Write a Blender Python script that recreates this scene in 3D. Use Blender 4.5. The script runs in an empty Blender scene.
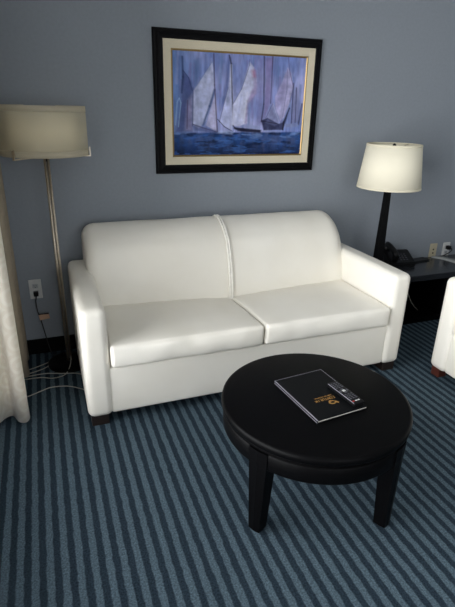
import bpy, bmesh, math, random
import numpy as np
from mathutils import Vector, Matrix, noise
random.seed(7)
S = bpy.context.scene
COL = S.collection
PI = math.pi

# ------------------------------------------------------------------ materials
def srgb(r, g, b):
    f = lambda c: (c/255/12.92) if c/255 <= .04045 else ((c/255+.055)/1.055)**2.4
    return (f(r), f(g), f(b), 1)

def new_mat(name):
    m = bpy.data.materials.new(name); m.use_nodes = True
    nt = m.node_tree; b = nt.nodes['Principled BSDF']
    return m, nt, b

def N(nt, t, **kw):
    n = nt.nodes.new(t)
    for k, v in kw.items():
        if k in n.inputs: n.inputs[k].default_value = v
        else: setattr(n, k, v)
    return n

def simple(name, col, rough=.5, metal=0, var=.06, scale=30, bump=0, bscale=200, spec=.5, coat=0):
    """a plain finish with slight procedural tone variation and optional fine grain"""
    m, nt, b = new_mat(name)
    tc = N(nt, 'ShaderNodeTexCoord')
    nz = N(nt, 'ShaderNodeTexNoise', Scale=scale, Detail=4.0)
    nt.links.new(tc.outputs['Object'], nz.inputs['Vector'])
    rp = N(nt, 'ShaderNodeValToRGB')
    rp.color_ramp.elements[0].position = .3; rp.color_ramp.elements[1].position = .7
    rp.color_ramp.elements[0].color = tuple(c*(1-var) for c in col[:3])+(1,)
    rp.color_ramp.elements[1].color = tuple(min(1, c*(1+var)) for c in col[:3])+(1,)
    nt.links.new(nz.outputs['Fac'], rp.inputs['Fac']); nt.links.new(rp.outputs['Color'], b.inputs['Base Color'])
    b.inputs['Roughness'].default_value = rough; b.inputs['Metallic'].default_value = metal
    b.inputs['Specular IOR Level'].default_value = spec
    b.inputs['Coat Weight'].default_value = coat
    if bump:
        n2 = N(nt, 'ShaderNodeTexNoise', Scale=bscale, Detail=3.0)
        nt.links.new(tc.outputs['Object'], n2.inputs['Vector'])
        bp = N(nt, 'ShaderNodeBump', Strength=bump, Distance=.002)
        nt.links.new(n2.outputs['Fac'], bp.inputs['Height']); nt.links.new(bp.outputs['Normal'], b.inputs['Normal'])
    return m

def fabric_shade(name, col, transl=.35, alpha=1.0, weave=600):
    """thin shade cloth: diffuse + translucent, optionally sheer"""
    m, nt, b = new_mat(name); nt.nodes.remove(b)
    out = nt.nodes['Material Output']
    tc = N(nt, 'ShaderNodeTexCoord')
    nz = N(nt, 'ShaderNodeTexNoise', Scale=weave, Detail=2.0)
    nt.links.new(tc.outputs['Object'], nz.inputs['Vector'])
    rp = N(nt, 'ShaderNodeValToRGB')
    rp.color_ramp.elements[0].color = tuple(c*.94 for c in col[:3])+(1,)
    rp.color_ramp.elements[1].color = col
    nt.links.new(nz.outputs['Fac'], rp.inputs['Fac'])
    d = N(nt, 'ShaderNodeBsdfDiffuse'); t = N(nt, 'ShaderNodeBsdfTranslucent')
    nt.links.new(rp.outputs['Color'], d.inputs['Color']); nt.links.new(rp.outputs['Color'], t.inputs['Color'])
    mx = N(nt, 'ShaderNodeMixShader'); mx.inputs[0].default_value = transl
    nt.links.new(d.outputs[0], mx.inputs[1]); nt.links.new(t.outputs[0], mx.inputs[2])
    last = mx
    if alpha < 1:
        tr = N(nt, 'ShaderNodeBsdfTransparent')
        m2 = N(nt, 'ShaderNodeMixShader'); m2.inputs[0].default_value = alpha
        nt.links.new(tr.outputs[0], m2.inputs[1]); nt.links.new(mx.outputs[0], m2.inputs[2]); last = m2
    nt.links.new(last.outputs[0], out.inputs['Surface'])
    return m

def glass_mat(name):
    m, nt, b = new_mat(name); nt.nodes.remove(b)
    g = N(nt, 'ShaderNodeBsdfGlossy', Roughness=.02); t = N(nt, 'ShaderNodeBsdfTransparent')
    f = N(nt, 'ShaderNodeFresnel', IOR=1.45); mx = N(nt, 'ShaderNodeMixShader')
    nt.links.new(f.outputs[0], mx.inputs[0]); nt.links.new(t.outputs[0], mx.inputs[1]); nt.links.new(g.outputs[0], mx.inputs[2])
    nt.links.new(mx.outputs[0], nt.nodes['Material Output'].inputs['Surface'])
    return m

def carpet_mat():
    m, nt, b = new_mat('striped_carpet')
    L = nt.links.new
    tc = N(nt, 'ShaderNodeTexCoord')
    sp = N(nt, 'ShaderNodeSeparateXYZ'); L(tc.outputs['Object'], sp.inputs[0])
    # wobbly edges
    w = N(nt, 'ShaderNodeTexNoise', Scale=26.0, Detail=2.0); L(tc.outputs['Object'], w.inputs['Vector'])
    wm = N(nt, 'ShaderNodeMath', operation='MULTIPLY_ADD'); wm.inputs[1].default_value = .012; wm.inputs[2].default_value = -.006
    L(w.outputs['Fac'], wm.inputs[0])
    ad = N(nt, 'ShaderNodeMath', operation='ADD'); L(sp.outputs['X'], ad.inputs[0]); L(wm.outputs[0], ad.inputs[1])
    ph = N(nt, 'ShaderNodeMath', operation='MULTIPLY_ADD'); ph.inputs[1].default_value = 2*PI/PERIOD; ph.inputs[2].default_value = PHASE
    L(ad.outputs[0], ph.inputs[0])
    sn = N(nt, 'ShaderNodeMath', operation='SINE'); L(ph.outputs[0], sn.inputs[0])
    mr = N(nt, 'ShaderNodeMapRange'); mr.inputs['From Min'].default_value = -.3; mr.inputs['From Max'].default_value = .3
    L(sn.outputs[0], mr.inputs['Value'])
    # pile speckle
    s1 = N(nt, 'ShaderNodeTexNoise', Scale=150.0, Detail=4.0, Roughness=.75); L(tc.outputs['Object'], s1.inputs['Vector'])
    sr = N(nt, 'ShaderNodeMapRange'); sr.inputs['From Min'].default_value = .25; sr.inputs['From Max'].default_value = .75
    sr.inputs['To Min'].default_value = .2; sr.inputs['To Max'].default_value = 1.8
    L(s1.outputs['Fac'], sr.inputs['Value'])
    mix = N(nt, 'ShaderNodeMix', data_type='RGBA')
    L(mr.outputs[0], mix.inputs['Factor'])
    mix.inputs['A'].default_value = srgb(*CARPET_DARK); mix.inputs['B'].default_value = srgb(*CARPET_LIGHT)
    mix.inputs[6].default_value = srgb(*CARPET_DARK); mix.inputs[7].default_value = srgb(*CARPET_LIGHT)
    mu = N(nt, 'ShaderNodeMix', data_type='RGBA', blend_type='MULTIPLY'); mu.inputs['Factor'].default_value = 1; mu.inputs[0].default_value = 1
    L(mix.outputs[2], mu.inputs[6]); L(sr.outputs[0], mu.inputs[7])
    L(mu.outputs[2], b.inputs['Base Color'])
    b.inputs['Roughness'].default_value = .95; b.inputs['Specular IOR Level'].default_value = .1
    bp = N(nt, 'ShaderNodeBump', Strength=.6, Distance=.004); L(s1.outputs['Fac'], bp.inputs['Height']); L(bp.outputs['Normal'], b.inputs['Normal'])
    return m

def leather_mat():
    m, nt, b = new_mat('white_leather'); L = nt.links.new
    tc = N(nt, 'ShaderNodeTexCoord')
    n1 = N(nt, 'ShaderNodeTexNoise', Scale=3.0, Detail=3.0); L(tc.outputs['Object'], n1.inputs['Vector'])
    rp = N(nt, 'ShaderNodeValToRGB'); rp.color_ramp.elements[0].position = .3; rp.color_ramp.elements[1].position = .7
    rp.color_ramp.elements[0].color = srgb(236, 231, 219); rp.color_ramp.elements[1].color = srgb(242, 238, 228)
    L(n1.outputs['Fac'], rp.inputs['Fac']); L(rp.outputs['Color'], b.inputs['Base Color'])
    b.inputs['Roughness'].default_value = .42; b.inputs['Specular IOR Level'].default_value = .45
    v = N(nt, 'ShaderNodeTexVoronoi', Scale=420.0); L(tc.outputs['Object'], v.inputs['Vector'])
    n2 = N(nt, 'ShaderNodeTexNoise', Scale=14.0, Detail=3.0); L(tc.outputs['Object'], n2.inputs['Vector'])
    b1 = N(nt, 'ShaderNodeBump', Strength=.12, Distance=.001); L(v.outputs['Distance'], b1.inputs['Height'])
    b2 = N(nt, 'ShaderNodeBump', Strength=.18, Distance=.006); L(n2.outputs['Fac'], b2.inputs['Height'])
    L(b1.outputs['Normal'], b2.inputs['Normal']); L(b2.outputs['Normal'], b.inputs['Normal'])
    return m

def curtain_mat():
    m, nt, b = new_mat('damask_cloth'); L = nt.links.new
    tc = N(nt, 'ShaderNodeTexCoord')
    mp = N(nt, 'ShaderNodeMapping'); mp.inputs['Scale'].default_value = (9, 9, 9); L(tc.outputs['UV'], mp.inputs['Vector'])
    v = N(nt, 'ShaderNodeTexVoronoi', Scale=1.0, Randomness=.15); L(mp.outputs[0], v.inputs['Vector'])
    sn = N(nt, 'ShaderNodeMath', operation='MULTIPLY'); sn.inputs[1].default_value = 22; L(v.outputs['Distance'], sn.inputs[0])
    s2 = N(nt, 'ShaderNodeMath', operation='SINE'); L(sn.outputs[0], s2.inputs[0])
    mr = N(nt, 'ShaderNodeMapRange'); mr.inputs['From Min'].default_value = -.4; mr.inputs['From Max'].default_value = .6
    L(s2.outputs[0], mr.inputs['Value'])
    mix = N(nt, 'ShaderNodeMix', data_type='RGBA'); L(mr.outputs[0], mix.inputs[0])
    mix.inputs[6].default_value = srgb(236, 226, 208); mix.inputs[7].default_value = srgb(243, 235, 219)
    L(mix.outputs[2], b.inputs['Base Color']); b.inputs['Roughness'].default_value = .7
    b.inputs['Sheen Weight'].default_value = .2
    return m

def wood_black(name='black_wood', rough=.45, col=(.0017, .0017, .002), spec=.07):
    m, nt, b = new_mat(name); L = nt.links.new
    tc = N(nt, 'ShaderNodeTexCoord')
    mp = N(nt, 'ShaderNodeMapping'); mp.inputs['Scale'].default_value = (6, 60, 60); L(tc.outputs['Object'], mp.inputs['Vector'])
    n = N(nt, 'ShaderNodeTexNoise', Scale=1.5, Detail=5.0, Roughness=.6); L(mp.outputs[0], n.inputs['Vector'])
    rp = N(nt, 'ShaderNodeValToRGB')
    rp.color_ramp.elements[0].color = tuple(c*.6 for c in col)+(1,); rp.color_ramp.elements[1].color = tuple(c*1.5 for c in col)+(1,)
    L(n.outputs['Fac'], rp.inputs['Fac']); L(rp.outputs['Color'], b.inputs['Base Color'])
    b.inputs['Roughness'].default_value = rough; b.inputs['Specular IOR Level'].default_value = spec
    bp = N(nt, 'ShaderNodeBump', Strength=.15, Distance=.001); L(n.outputs['Fac'], bp.inputs['Height']); L(bp.outputs['Normal'], b.inputs['Normal'])
    return m

def brushed(name, col, rough=.32):
    m = simple(name, col, rough, 1.0, var=.1, scale=80)
    return m

PERIOD = .0490; PHASE = 5.095
CARPET_DARK = (38, 50, 60); CARPET_LIGHT = (78, 94, 104)

M = dict(
    wall=simple('blue_grey_paint', srgb(139, 145, 152), .75, var=.03, scale=60, bump=.25, bscale=350, spec=.25),
    ceil=simple('white_ceiling_paint', srgb(214, 214, 210), .9, var=.02, bump=.2, bscale=120),
    base=simple('black_baseboard', srgb(7, 7, 8), .6, spec=.1),
    carpet=carpet_mat(), leather=leather_mat(),
    piping=simple('leather_piping', srgb(242, 238, 228), .4),
    dark_foot=simple('dark_brown_wood', srgb(34, 24, 20), .45, var=.2, scale=40),
    red_foot=simple('reddish_brown_wood', srgb(80, 38, 28), .4, var=.25, scale=40),
    black=wood_black(), blacktop=wood_black('black_tabletop', .42),
    endtop=wood_black('dark_grey_top', .2, (.022, .024, .028), .5),
    nickel=brushed('brushed_nickel', srgb(206, 194, 176), .4),
    darkmetal=simple('dark_metal', srgb(30, 29, 28), .4, 1.0),
    lampblack=simple('black_lacquer', srgb(9, 9, 10), .45, spec=.15),
    shade=fabric_shade('cream_shade_cloth', srgb(247, 240, 218), .08),
    shadetrim=fabric_shade('cream_shade_trim', srgb(242, 234, 210), .15),
    sheer=fabric_shade('sheer_organza', srgb(248, 240, 216), .5, .34, 900),
    inner=fabric_shade('beige_inner_shade', srgb(253, 245, 222), .3),
    sheertrim=fabric_shade('sheer_trim', srgb(232, 224, 204), .45, .6),
    frame=simple('black_picture_frame', srgb(7, 7, 9), .5, var=.15, spec=.12),
    liner=simple('cream_linen_liner', srgb(206, 196, 172), .8, var=.05, scale=250, bump=.3, bscale=400),
    gold=simple('gold_lip', srgb(150, 128, 88), .35, .8),
    curtain=curtain_mat(),
    lining=simple('beige_curtain_lining', srgb(150, 138, 120), .8, var=.08),
    plate_w=simple('white_plastic', srgb(206, 206, 204), .35),
    plate_c=simple('ivory_plastic', srgb(186, 176, 150), .4),
    plate_g=simple('grey_white_plastic', srgb(176, 178, 180), .4),
    plastic=simple('black_plastic', srgb(10, 10, 11), .4, spec=.3),
    cordblack=simple('black_cord', srgb(18, 18, 18), .5),
    cordpale=simple('pale_cord', srgb(158, 156, 148), .4),
    tan=simple('tan_tag_paper', srgb(196, 158, 132), .7),
    folder=simple('black_leatherette', srgb(11, 12, 14), .5, spec=.12, var=.1, bump=.15, bscale=500),
    folderedge=simple('silver_grey_edge', srgb(150, 148, 158), .3, .3),
    paper=simple('white_paper', srgb(206, 202, 194), .8),
    goldfoil=simple('gold_foil', srgb(190, 145, 78), .35, .5),
    remote=simple('remote_plastic', srgb(13, 13, 15), .4, spec=.2),
    btn=simple('grey_button', srgb(78, 78, 86), .5),
    btnw=simple('white_button', srgb(190, 190, 190), .5),
    btnr=simple('red_button', srgb(170, 40, 36), .5),
    glass=glass_mat('window_glass'), winframe=simple('white_window_frame', srgb(220, 220, 216), .4),
    strip=simple('pale_grey_plastic', srgb(150, 152, 150), .25, var=.1, scale=20),
)

# ------------------------------------------------------------------ helpers
def obj(name, bm, mat, parent=None, smooth=False, loc=None):
    me = bpy.data.meshes.new(name); bm.normal_update(); bm.to_mesh(me); bm.free()
    o = bpy.data.objects.new(name, me); COL.objects.link(o)
    if mat: me.materials.append(mat)
    if smooth:
        for p in me.polygons: p.use_smooth = True
    if parent: o.parent = parent
    if loc: o.location = loc
    return o

def tag(o, label=None, cat=None, group=None, kind=None):
    for k, v in (('label', label), ('category', cat), ('group', group), ('kind', kind)):
        if v: o[k] = v
    return o

def thing(name, loc, label, cat, rz=0, group=None):
    o = bpy.data.objects.new(name, None); COL.objects.link(o)
    o.location = loc; o.rotation_euler = (0, 0, rz); o.empty_display_size = .05
    return tag(o, label, cat, group)

def box(bm, x0, x1, y0, y1, z0, z1, bev=0, seg=2):
    r = bmesh.ops.create_cube(bm, size=1)
    vs = r['verts']
    for v in vs:
        v.co = Vector((x0+(v.co.x+.5)*(x1-x0), y0+(v.co.y+.5)*(y1-y0), z0+(v.co.z+.5)*(z1-z0)))
    if bev:
        es = list({e for v in vs for e in v.link_edges})
        bmesh.ops.bevel(bm, geom=es, offset=bev, segments=seg, profile=.5, affect='EDGES')
    return bm

def bx(x0, x1, y0, y1, z0, z1, bev=0, seg=2):
    return box(bmesh.new(), x0, x1, y0, y1, z0, z1, bev, seg)

def lathe(bm, prof, n=48, cx=0, cy=0, close=False):
    """prof: list of (r, z) - revolved round z"""
    rings = []
    for r, z in prof:
        if r < 1e-6: rings.append([bm.verts.new((cx, cy, z))])
        else: rings.append([bm.verts.new((cx+r*math.cos(2*PI*k/n), cy+r*math.sin(2*PI*k/n), z)) for k in range(n)])
    pairs = list(zip(rings, rings[1:]))
    if close: pairs.append((rings[-1], rings[0]))
    for a, b in pairs:
        for k in range(n):
            k2 = (k+1) % n
            if len(a) == 1 and len(b) == 1: continue
            if len(a) == 1: bm.faces.new((a[0], b[k2], b[k]))
            elif len(b) == 1: bm.faces.new((a[k], a[k2], b[0]))
            else: bm.faces.new((a[k], a[k2], b[k2], b[k]))
    bmesh.ops.recalc_face_normals(bm, faces=bm.faces)
    return bm

def catmull(pts, n=8):
    P = [Vector(p) for p in pts]; out = []
    for i in range(len(P)-1):
        p0, p1, p2, p3 = P[max(i-1, 0)], P[i], P[i+1], P[min(i+2, len(P)-1)]
        for k in range(n):
            t = k/n
            out.append(.5*((2*p1)+(p2-p0)*t+(2*p0-5*p1+4*p2-p3)*t*t+(3*p1-p0-3*p2+p3)*t**3))
    out.append(P[-1]); return out

def tube(bm, pts, r, n=8, smooth=0, cap=True):
    P = catmull(pts, smooth) if smooth else [Vector(p) for p in pts]
    rings = []; up = Vector((0, 0, 1))
    t0 = (P[1]-P[0]).normalized()
    nrm = t0.cross(up if abs(t0.z) < .9 else Vector((1, 0, 0))).normalized()
    for i, p in enumerate(P):
        t = (P[min(i+1, len(P)-1)]-P[max(i-1, 0)]).normalized()
        nrm = (nrm-t*nrm.dot(t)).normalized(); b = t.cross(nrm)
        rr = r[i] if isinstance(r, (list, tuple)) else r
        rings.append([bm.verts.new(p+rr*(math.cos(2*PI*k/n)*nrm+math.sin(2*PI*k/n)*b)) for k in range(n)])
    for a, b in zip(rings, rings[1:]):
        for k in range(n): bm.faces.new((a[k], a[(k+1) % n], b[(k+1) % n], b[k]))
    if cap:
        bm.faces.new(rings[0]); bm.faces.new(rings[-1])
    bmesh.ops.recalc_face_normals(bm, faces=bm.faces)
    return bm

def soft_box(x0, x1, y0, y1, z0, z1, r, n=(16, 12, 6), top=0, front=0, wr=0, seed=0, droop=0):
    """rounded upholstery block with a crowned top and front; n = cells per axis"""
    bm = bmesh.new(); h = Vector(((x1-x0)/2, (y1-y0)/2, (z1-z0)/2)); c = Vector(((x0+x1)/2, (y0+y1)/2, (z0+z1)/2))
    def ticks(half, k):
        e = [-half, -half+r*.3, -half+r*.7, -half+r]
        inner = [-half+r+(2*half-2*r)*i/k for i in range(1, k)]
        return e+inner+[half-r, half-r*.7, half-r*.3, half]
    T = [ticks(h[i], n[i]) for i in range(3)]
    vd = {}
    def V(i, j, k):
        if (i, j, k) not in vd:
            p = Vector((T[0][i], T[1][j], T[2][k]))
            q = Vector([max(-h[a]+r, min(h[a]-r, p[a])) for a in range(3)])
            d = p-q
            if d.length > 1e-9:
                # push cube corner directions onto the sphere
                d = d.normalized()*r if max(abs(d[a]) for a in range(3)) > r*.999 else d
            p2 = q+d
            ux, uy, uz = p.x/h.x, p.y/h.y, p.z/h.z
            cx_ = (1-abs(ux)**2.6); cy_ = (1-abs(uy)**2.6); cz_ = (1-abs(uz)**2.2)
            if uz > 0: p2.z += top*cx_*cy_*min(1, uz*1.2)
            if droop and uz > 0: p2.z -= abs(droop)*((1+math.copysign(1, droop)*ux)/2)*((1+uy)/2)**1.5*uz
            if uy < 0: p2.y -= front*cx_*cz_*min(1, -uy*1.2)
            if wr:
                w = noise.noise(Vector((p.x*9+seed, p.y*4, p.z*11)))*.6+noise.noise(Vector((p.x*22+seed, p.y*7, p.z*16)))*.4
                p2 += Vector((0, -1 if uy < -.9 else 0, .5 if uz > 0 else 0))*w*wr
            vd[(i, j, k)] = bm.verts.new(p2+c)
        return vd[(i, j, k)]
    nx, ny, nz = (len(t)-1 for t in T)
    for j in range(ny):
        for k in range(nz):
            bm.faces.new((V(0, j, k), V(0, j, k+1), V(0, j+1, k+1), V(0, j+1, k)))
            bm.faces.new((V(nx, j, k), V(nx, j+1, k), V(nx, j+1, k+1), V(nx, j, k+1)))
    for i in range(nx):
        for k in range(nz):
            bm.faces.new((V(i, 0, k), V(i+1, 0, k), V(i+1, 0, k+1), V(i, 0, k+1)))
            bm.faces.new((V(i, ny, k), V(i, ny, k+1), V(i+1, ny, k+1), V(i+1, ny, k)))
    for i in range(nx):
        for j in range(ny):
            bm.faces.new((V(i, j, 0), V(i, j+1, 0), V(i+1, j+1, 0), V(i+1, j, 0)))
            bm.faces.new((V(i, j, nz), V(i+1, j, nz), V(i+1, j+1, nz), V(i, j+1, nz)))
    bmesh.ops.recalc_face_normals(bm, faces=bm.faces)
    return bm

def back_block(x0, x1, prof, r0, r1, nx=22, wr=0, seed=0):
    """seat back: closed (y, z) profile swept along x, its top rounded off towards each end by r0 / r1"""
    bm = bmesh.new()
    P = [Vector((p[0], p[1])) for p in prof]; n = len(P)
    nor = []
    for i in range(n):
        t = (P[(i+1) % n]-P[i-1]).normalized(); nor.append(Vector((-t.y, t.x)))
    cen = sum(P, Vector((0, 0)))/n
    if sum(nor[i].dot(P[i]-cen) for i in range(n)) < 0: nor = [-q for q in nor]
    xs = []
    for t in (0, .06, .2, .42, .7): xs.append(x0+r0*t)
    for i in range(nx+1): xs.append(x0+r0+(x1-r1-x0-r0)*i/nx)
    for t in (.7, .42, .2, .06, 0): xs.append(x1-r1*t)
    rings = []
    for x in xs:
        def inset(d, r): return 0 if d >= r else r-math.sqrt(max(0, r*r-(r-d)**2))
        k = max(inset(x-x0, r0), inset(x1-x, r1))
        ring = []
        for i, p in enumerate(P):
            topw = max(0, min(1, (p.y-.45)/.3))
            q = p-nor[i]*min(k, .2)*(.25+.75*topw)
            if wr:
                w = noise.noise(Vector((x*7+seed, p.x*5, p.y*4)))
                q = q+nor[i]*w*wr
            ring.append(bm.verts.new((x, q.x, q.y)))
        rings.append(ring)
    for a, b in zip(rings, rings[1:]):
        for k in range(n): bm.faces.new((a[k], a[(k+1) % n], b[(k+1) % n], b[k]))
    bm.faces.new(rings[0]); bm.faces.new(rings[-1])
    bmesh.ops.recalc_face_normals(bm, faces=bm.faces)
    return bm

# ------------------------------------------------------------------ room
LX, RX, BY, FY, CH = -.46, 4.3, 3.0, -3.0, 2.5
def struct(name, bm, m): return tag(obj(name, bm, m), kind='structure')
struct('floor', bx(LX-.12, RX+.1, FY-.1, BY+.1, -.05, 0), M['carpet'])
struct('ceiling', bx(LX-.12, RX+.1, FY-.1, BY+.1, CH, CH+.06), M['ceil'])
struct('wall_back', bx(LX-.12, RX+.1, BY, BY+.1, 0, CH), M['wall'])
struct('wall_right', bx(RX, RX+.1, FY, BY, 0, CH), M['wall'])
GX0, GX1, GZ0, GZ1 = -.2, 2.3, .45, 2.35
wfm = bmesh.new()
box(wfm, LX-.12, GX0, FY-.1, FY, 0, CH); box(wfm, GX1, RX+.1, FY-.1, FY, 0, CH); box(wfm, GX0, GX1, FY-.1, FY, 0, GZ0); box(wfm, GX0, GX1, FY-.1, FY, GZ1, CH)
struct('wall_front', wfm, M['wall'])
wfm = bmesh.new()
for a, b in ((GX0, GX0+.06), (GX1-.06, GX1), ((GX0+GX1)/2-.03, (GX0+GX1)/2+.03)): box(wfm, a, b, FY-.08, FY-.03, GZ0, GZ1, .004)
for a, b in ((GZ0, GZ0+.06), (GZ1-.06, GZ1)): box(wfm, GX0+.06, GX1-.06, FY-.08, FY-.03, a, b, .004)
fill_win = struct('added_fill_window', wfm, M['winframe'])  # unseen window, added so fill light can enter from behind the camera
for a, b in ((GX0+.06, (GX0+GX1)/2-.03), ((GX0+GX1)/2+.03, GX1-.06)):
    obj('window_pane', bx(a, b, FY-.058, FY-.052, GZ0+.06, GZ1-.06), M['glass'], fill_win)
WY0, WY1, WZ0, WZ1 = -2.2, 2.12, .2, 2.44
wl = bmesh.new()
box(wl, LX-.12, LX, FY, WY0, 0, CH); box(wl, LX-.12, LX, WY1, BY, 0, CH)
box(wl, LX-.12, LX, WY0, WY1, 0, WZ0); box(wl, LX-.12, LX, WY0, WY1, WZ1, CH)
struct('wall_left', wl, M['wall'])
wf = bmesh.new()
for a, b in ((WY0, WY0+.06), (WY1-.06, WY1), ((WY0+WY1)/2-.03, (WY0+WY1)/2+.03)): box(wf, LX-.09, LX-.03, a, b, WZ0, WZ1, .004)
box(wf, LX-.09, LX-.03, WY0+.06, WY1-.06, WZ0, WZ0+.06, .004); box(wf, LX-.09, LX-.03, WY0+.06, WY1-.06, WZ1-.06, WZ1, .004)
win = struct('window_1', wf, M['winframe'])
for a, b in ((WY0+.06, (WY0+WY1)/2-.03), ((WY0+WY1)/2+.03, WY1-.06)):
    obj('window_pane', bx(LX-.064, LX-.058, a, b, WZ0+.06, WZ1-.06), M['glass'], win)
struct('baseboard_back', bx(LX, RX, BY-.014, BY, 0, .1, .003), M['base'])
struct('baseboard_left', bx(LX, LX+.014, FY, BY-.014, 0, .1, .003), M['base'])
struct('baseboard_right', bx(RX-.014, RX, FY, BY-.014, 0, .1, .003), M['base'])

# ------------------------------------------------------------------ sofa
BACK = [(2.62, .30)]+[(p.x, p.y) for p in catmull([(2.585, .36, 0), (2.588, .44, 0), (2.612, .58, 0), (2.662, .715, 0), (2.705, .772, 0), (2.765, .818, 0), (2.84, .847, 0), (2.90, .846, 0), (2.945, .815, 0), (2.965, .74, 0), (2.97, .6, 0)], 4)]+[(2.97, .1), (2.62, .1)]

def make_seating(name, loc, rz, label, cat, width, nseat, footmat):
    """low sofa or matching armchair; local x along the seat from 0, local y from front (0) to rear (.89)"""
    t = thing(name, loc, label, cat, rz)
    aw = .124
    obj('arm', soft_box(0, aw, 0, .84, .054, .630, .035, (4, 14, 8), top=.004), M['leather'], t, True)
    obj('arm', soft_box(width-aw, width, 0, .84, .054, .630, .035, (4, 14, 8), top=.004), M['leather'], t, True)
    obj('front_rail', soft_box(aw-.012, width-aw+.012, .012, .55, .06, .318, .018, (12, 4, 4)), M['leather'], t, True)
    # rear shell under the seat back
    obj('rear_panel', bx(aw-.01, width-aw+.01, .56, .885, .07, .3, .01), M['leather'], t)
    sw = (width-2*aw)/nseat
    for i in range(nseat):
        dr = 0 if nseat == 1 else (.042 if i == 0 else -.042)
        a = aw+sw*i+.003; b = aw+sw*(i+1)-.003
        obj('seat_cushion', soft_box(a, b, -.012, .56,   .322, .441, .02, (22, 14, 5), top=.012, front=.014, wr=.011, seed=i*5.3, droop=dr), M['leather'], t, True)
    prof = [(y-2.08, z) for y, z in BACK]
    bl, br = aw-.03, width-aw+.035
    bw = (br-bl)/nseat
    for i in range(nseat):
        r0 = .075 if i == 0 else .012; r1 = .1 if i == nseat-1 else .012
        obj('back_cushion', back_block(bl+bw*i, bl+bw*(i+1), prof, r0, r1, wr=.0025, seed=i*3.1), M['leather'], t, True)
    for i in range(1, nseat):
        x = bl+bw*i
        pts = [(x, y-.004, z) for y, z in prof[2:-6]]
        off = .007
        bm = bmesh.new()
        for s in (-off, off):
            tube(bm, [(px+s, py-.004, pz+.004) for px, py, pz in pts], .0075, 8)
        obj('back_seam_piping', bm, M['piping'], t, True)
    lw = .085 if nseat > 1 else .062
    for lx in (.014, width-.014-lw):
        for ly in (.02, .77):
            obj('leg', bx(lx, lx+lw, ly, ly+lw, 0, .058, .004), footmat, t)
    return t

make_seating('sofa', (.083, 2.08, 0), 0, 'white leather two-seat sofa against the blue-grey wall under the sailboat painting', 'sofa', 1.852, 2, M['dark_foot'])
# armchair faces the coffee table (-x): local x runs along -y
make_seating('armchair', (2.092, 2.0, 0), -PI/2, 'white leather armchair cut off by the right edge of the photo', 'armchair', .86, 1, M['red_foot'])

# ------------------------------------------------------------------ coffee table
TC = (.925, 1.415); TR = .374; TH = .43
ct = thing('coffee_table', (TC[0], TC[1], 0), 'low round black wooden coffee table in front of the white sofa', 'table')
bm = bmesh.new()
lathe(bm, [(0, TH-.034), (TR-.006, TH-.034), (TR-.001, TH-.028), (TR, TH-.018), (TR-.002, TH-.006), (TR-.008, TH-.001), (TR-.016, TH), (0, TH)], 96)
obj('tabletop', bm, M['blacktop'], ct, True)
bm = bmesh.new()
lathe(bm, [(TR-.045, TH-.116), (TR-.010, TH-.116), (TR-.008, TH-.112), (TR-.008, TH-.052), (TR-.012, TH-.047), (TR-.022, TH-.046), (TR-.022, TH-.034), (TR-.045, TH-.034)], 96, close=True)
obj('apron', bm, M['black'], ct, True)
for k in range(4):
    a = math.radians(208.5+90*k)
    rad = Vector((math.cos(a), math.sin(a), 0)); tan = Vector((-rad.y, rad.x, 0))
    bm = bmesh.new()
    def ring(ro, ri, wo, z):
        return [bm.verts.new(rad*ro-tan*wo+Vector((0, 0, z))), bm.verts.new(rad*(ro+.004)+Vector((0, 0, z))), bm.verts.new(rad*ro+tan*wo+Vector((0, 0, z))),
                bm.verts.new(rad*ri+tan*wo+Vector((0, 0, z))), bm.verts.new(rad*ri-tan*wo+Vector((0, 0, z)))]
    rs = [ring(TR-.006, TR-.052, .025, .012), ring(TR-.007, TR-.066, .038, TH-.118), ring(TR-.006, TR-.068, .040, TH-.10), ring(TR-.006, TR-.068, .041, TH-.047)]
    for q, w in zip(rs, rs[1:]):
        for j in range(5): bm.faces.new((q[j], q[(j+1) % 5], w[(j+1) % 5], w[j]))
    bm.faces.new(rs[0]); bm.faces.new(rs[-1])
    bmesh.ops.recalc_face_normals(bm, faces=bm.faces)
    leg = obj('leg', bm, M['black'], ct)
    mid = rad*(TR-.03)
    bm = bmesh.new(); lathe(bm, [(0, 0), (.017, 0), (.018, .004), (.018, .013), (0, .013)], 20, mid.x, mid.y)
    obj('foot_glide', bm, M['plastic'], leg, True)

# ------------------------------------------------------------------ folder and remote
FANG = math.radians(5.5)
P0, P1, P2, P3 = Vector((0.8122, 1.5337)), Vector((1.0618, 1.5845)), Vector((1.0530, 1.2793)), Vector((0.8337, 1.2481))
def quad_prism(bm, pts, z0, z1):
    lo = [bm.verts.new((p[0], p[1], z0)) for p in pts]; hi = [bm.verts.new((p[0], p[1], z1)) for p in pts]
    n = len(pts)
    for i in range(n): bm.faces.new((lo[i], lo[(i+1) % n], hi[(i+1) % n], hi[i]))
    bm.faces.new(lo); bm.faces.new(hi); bmesh.ops.recalc_face_normals(bm, faces=bm.faces)
    return bm
fx = Vector((math.cos(FANG), math.sin(FANG))); fy = Vector((-fx.y, fx.x)); fc = (P0+P1+P2+P3)/4+Vector((.004, .002))
FW, FH = .116, .151
def fp(u, v): q = fc+fx*u+fy*v; return (q.x, q.y)
def rect(u0, u1, v0, v1): return [fp(u0, v0), fp(u1, v0), fp(u1, v1), fp(u0, v1)]
fd = thing('folder', (fc.x, fc.y, TH), 'black guest folder with gold foil crest lying on the round coffee table', 'folder')
def child_abs(o, par):
    o.parent = par; o.matrix_parent_inverse = Matrix.LocRotScale(par.location, par.rotation_euler, None).inverted(); return o
def fpart(name, pts, z0, z1, m): return child_abs(obj(name, quad_prism(bmesh.new(), pts, z0, z1), m), fd)
fpart('back_cover', rect(-FW, FW, -FH, FH), TH, TH+.0035, M['folder'])
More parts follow.
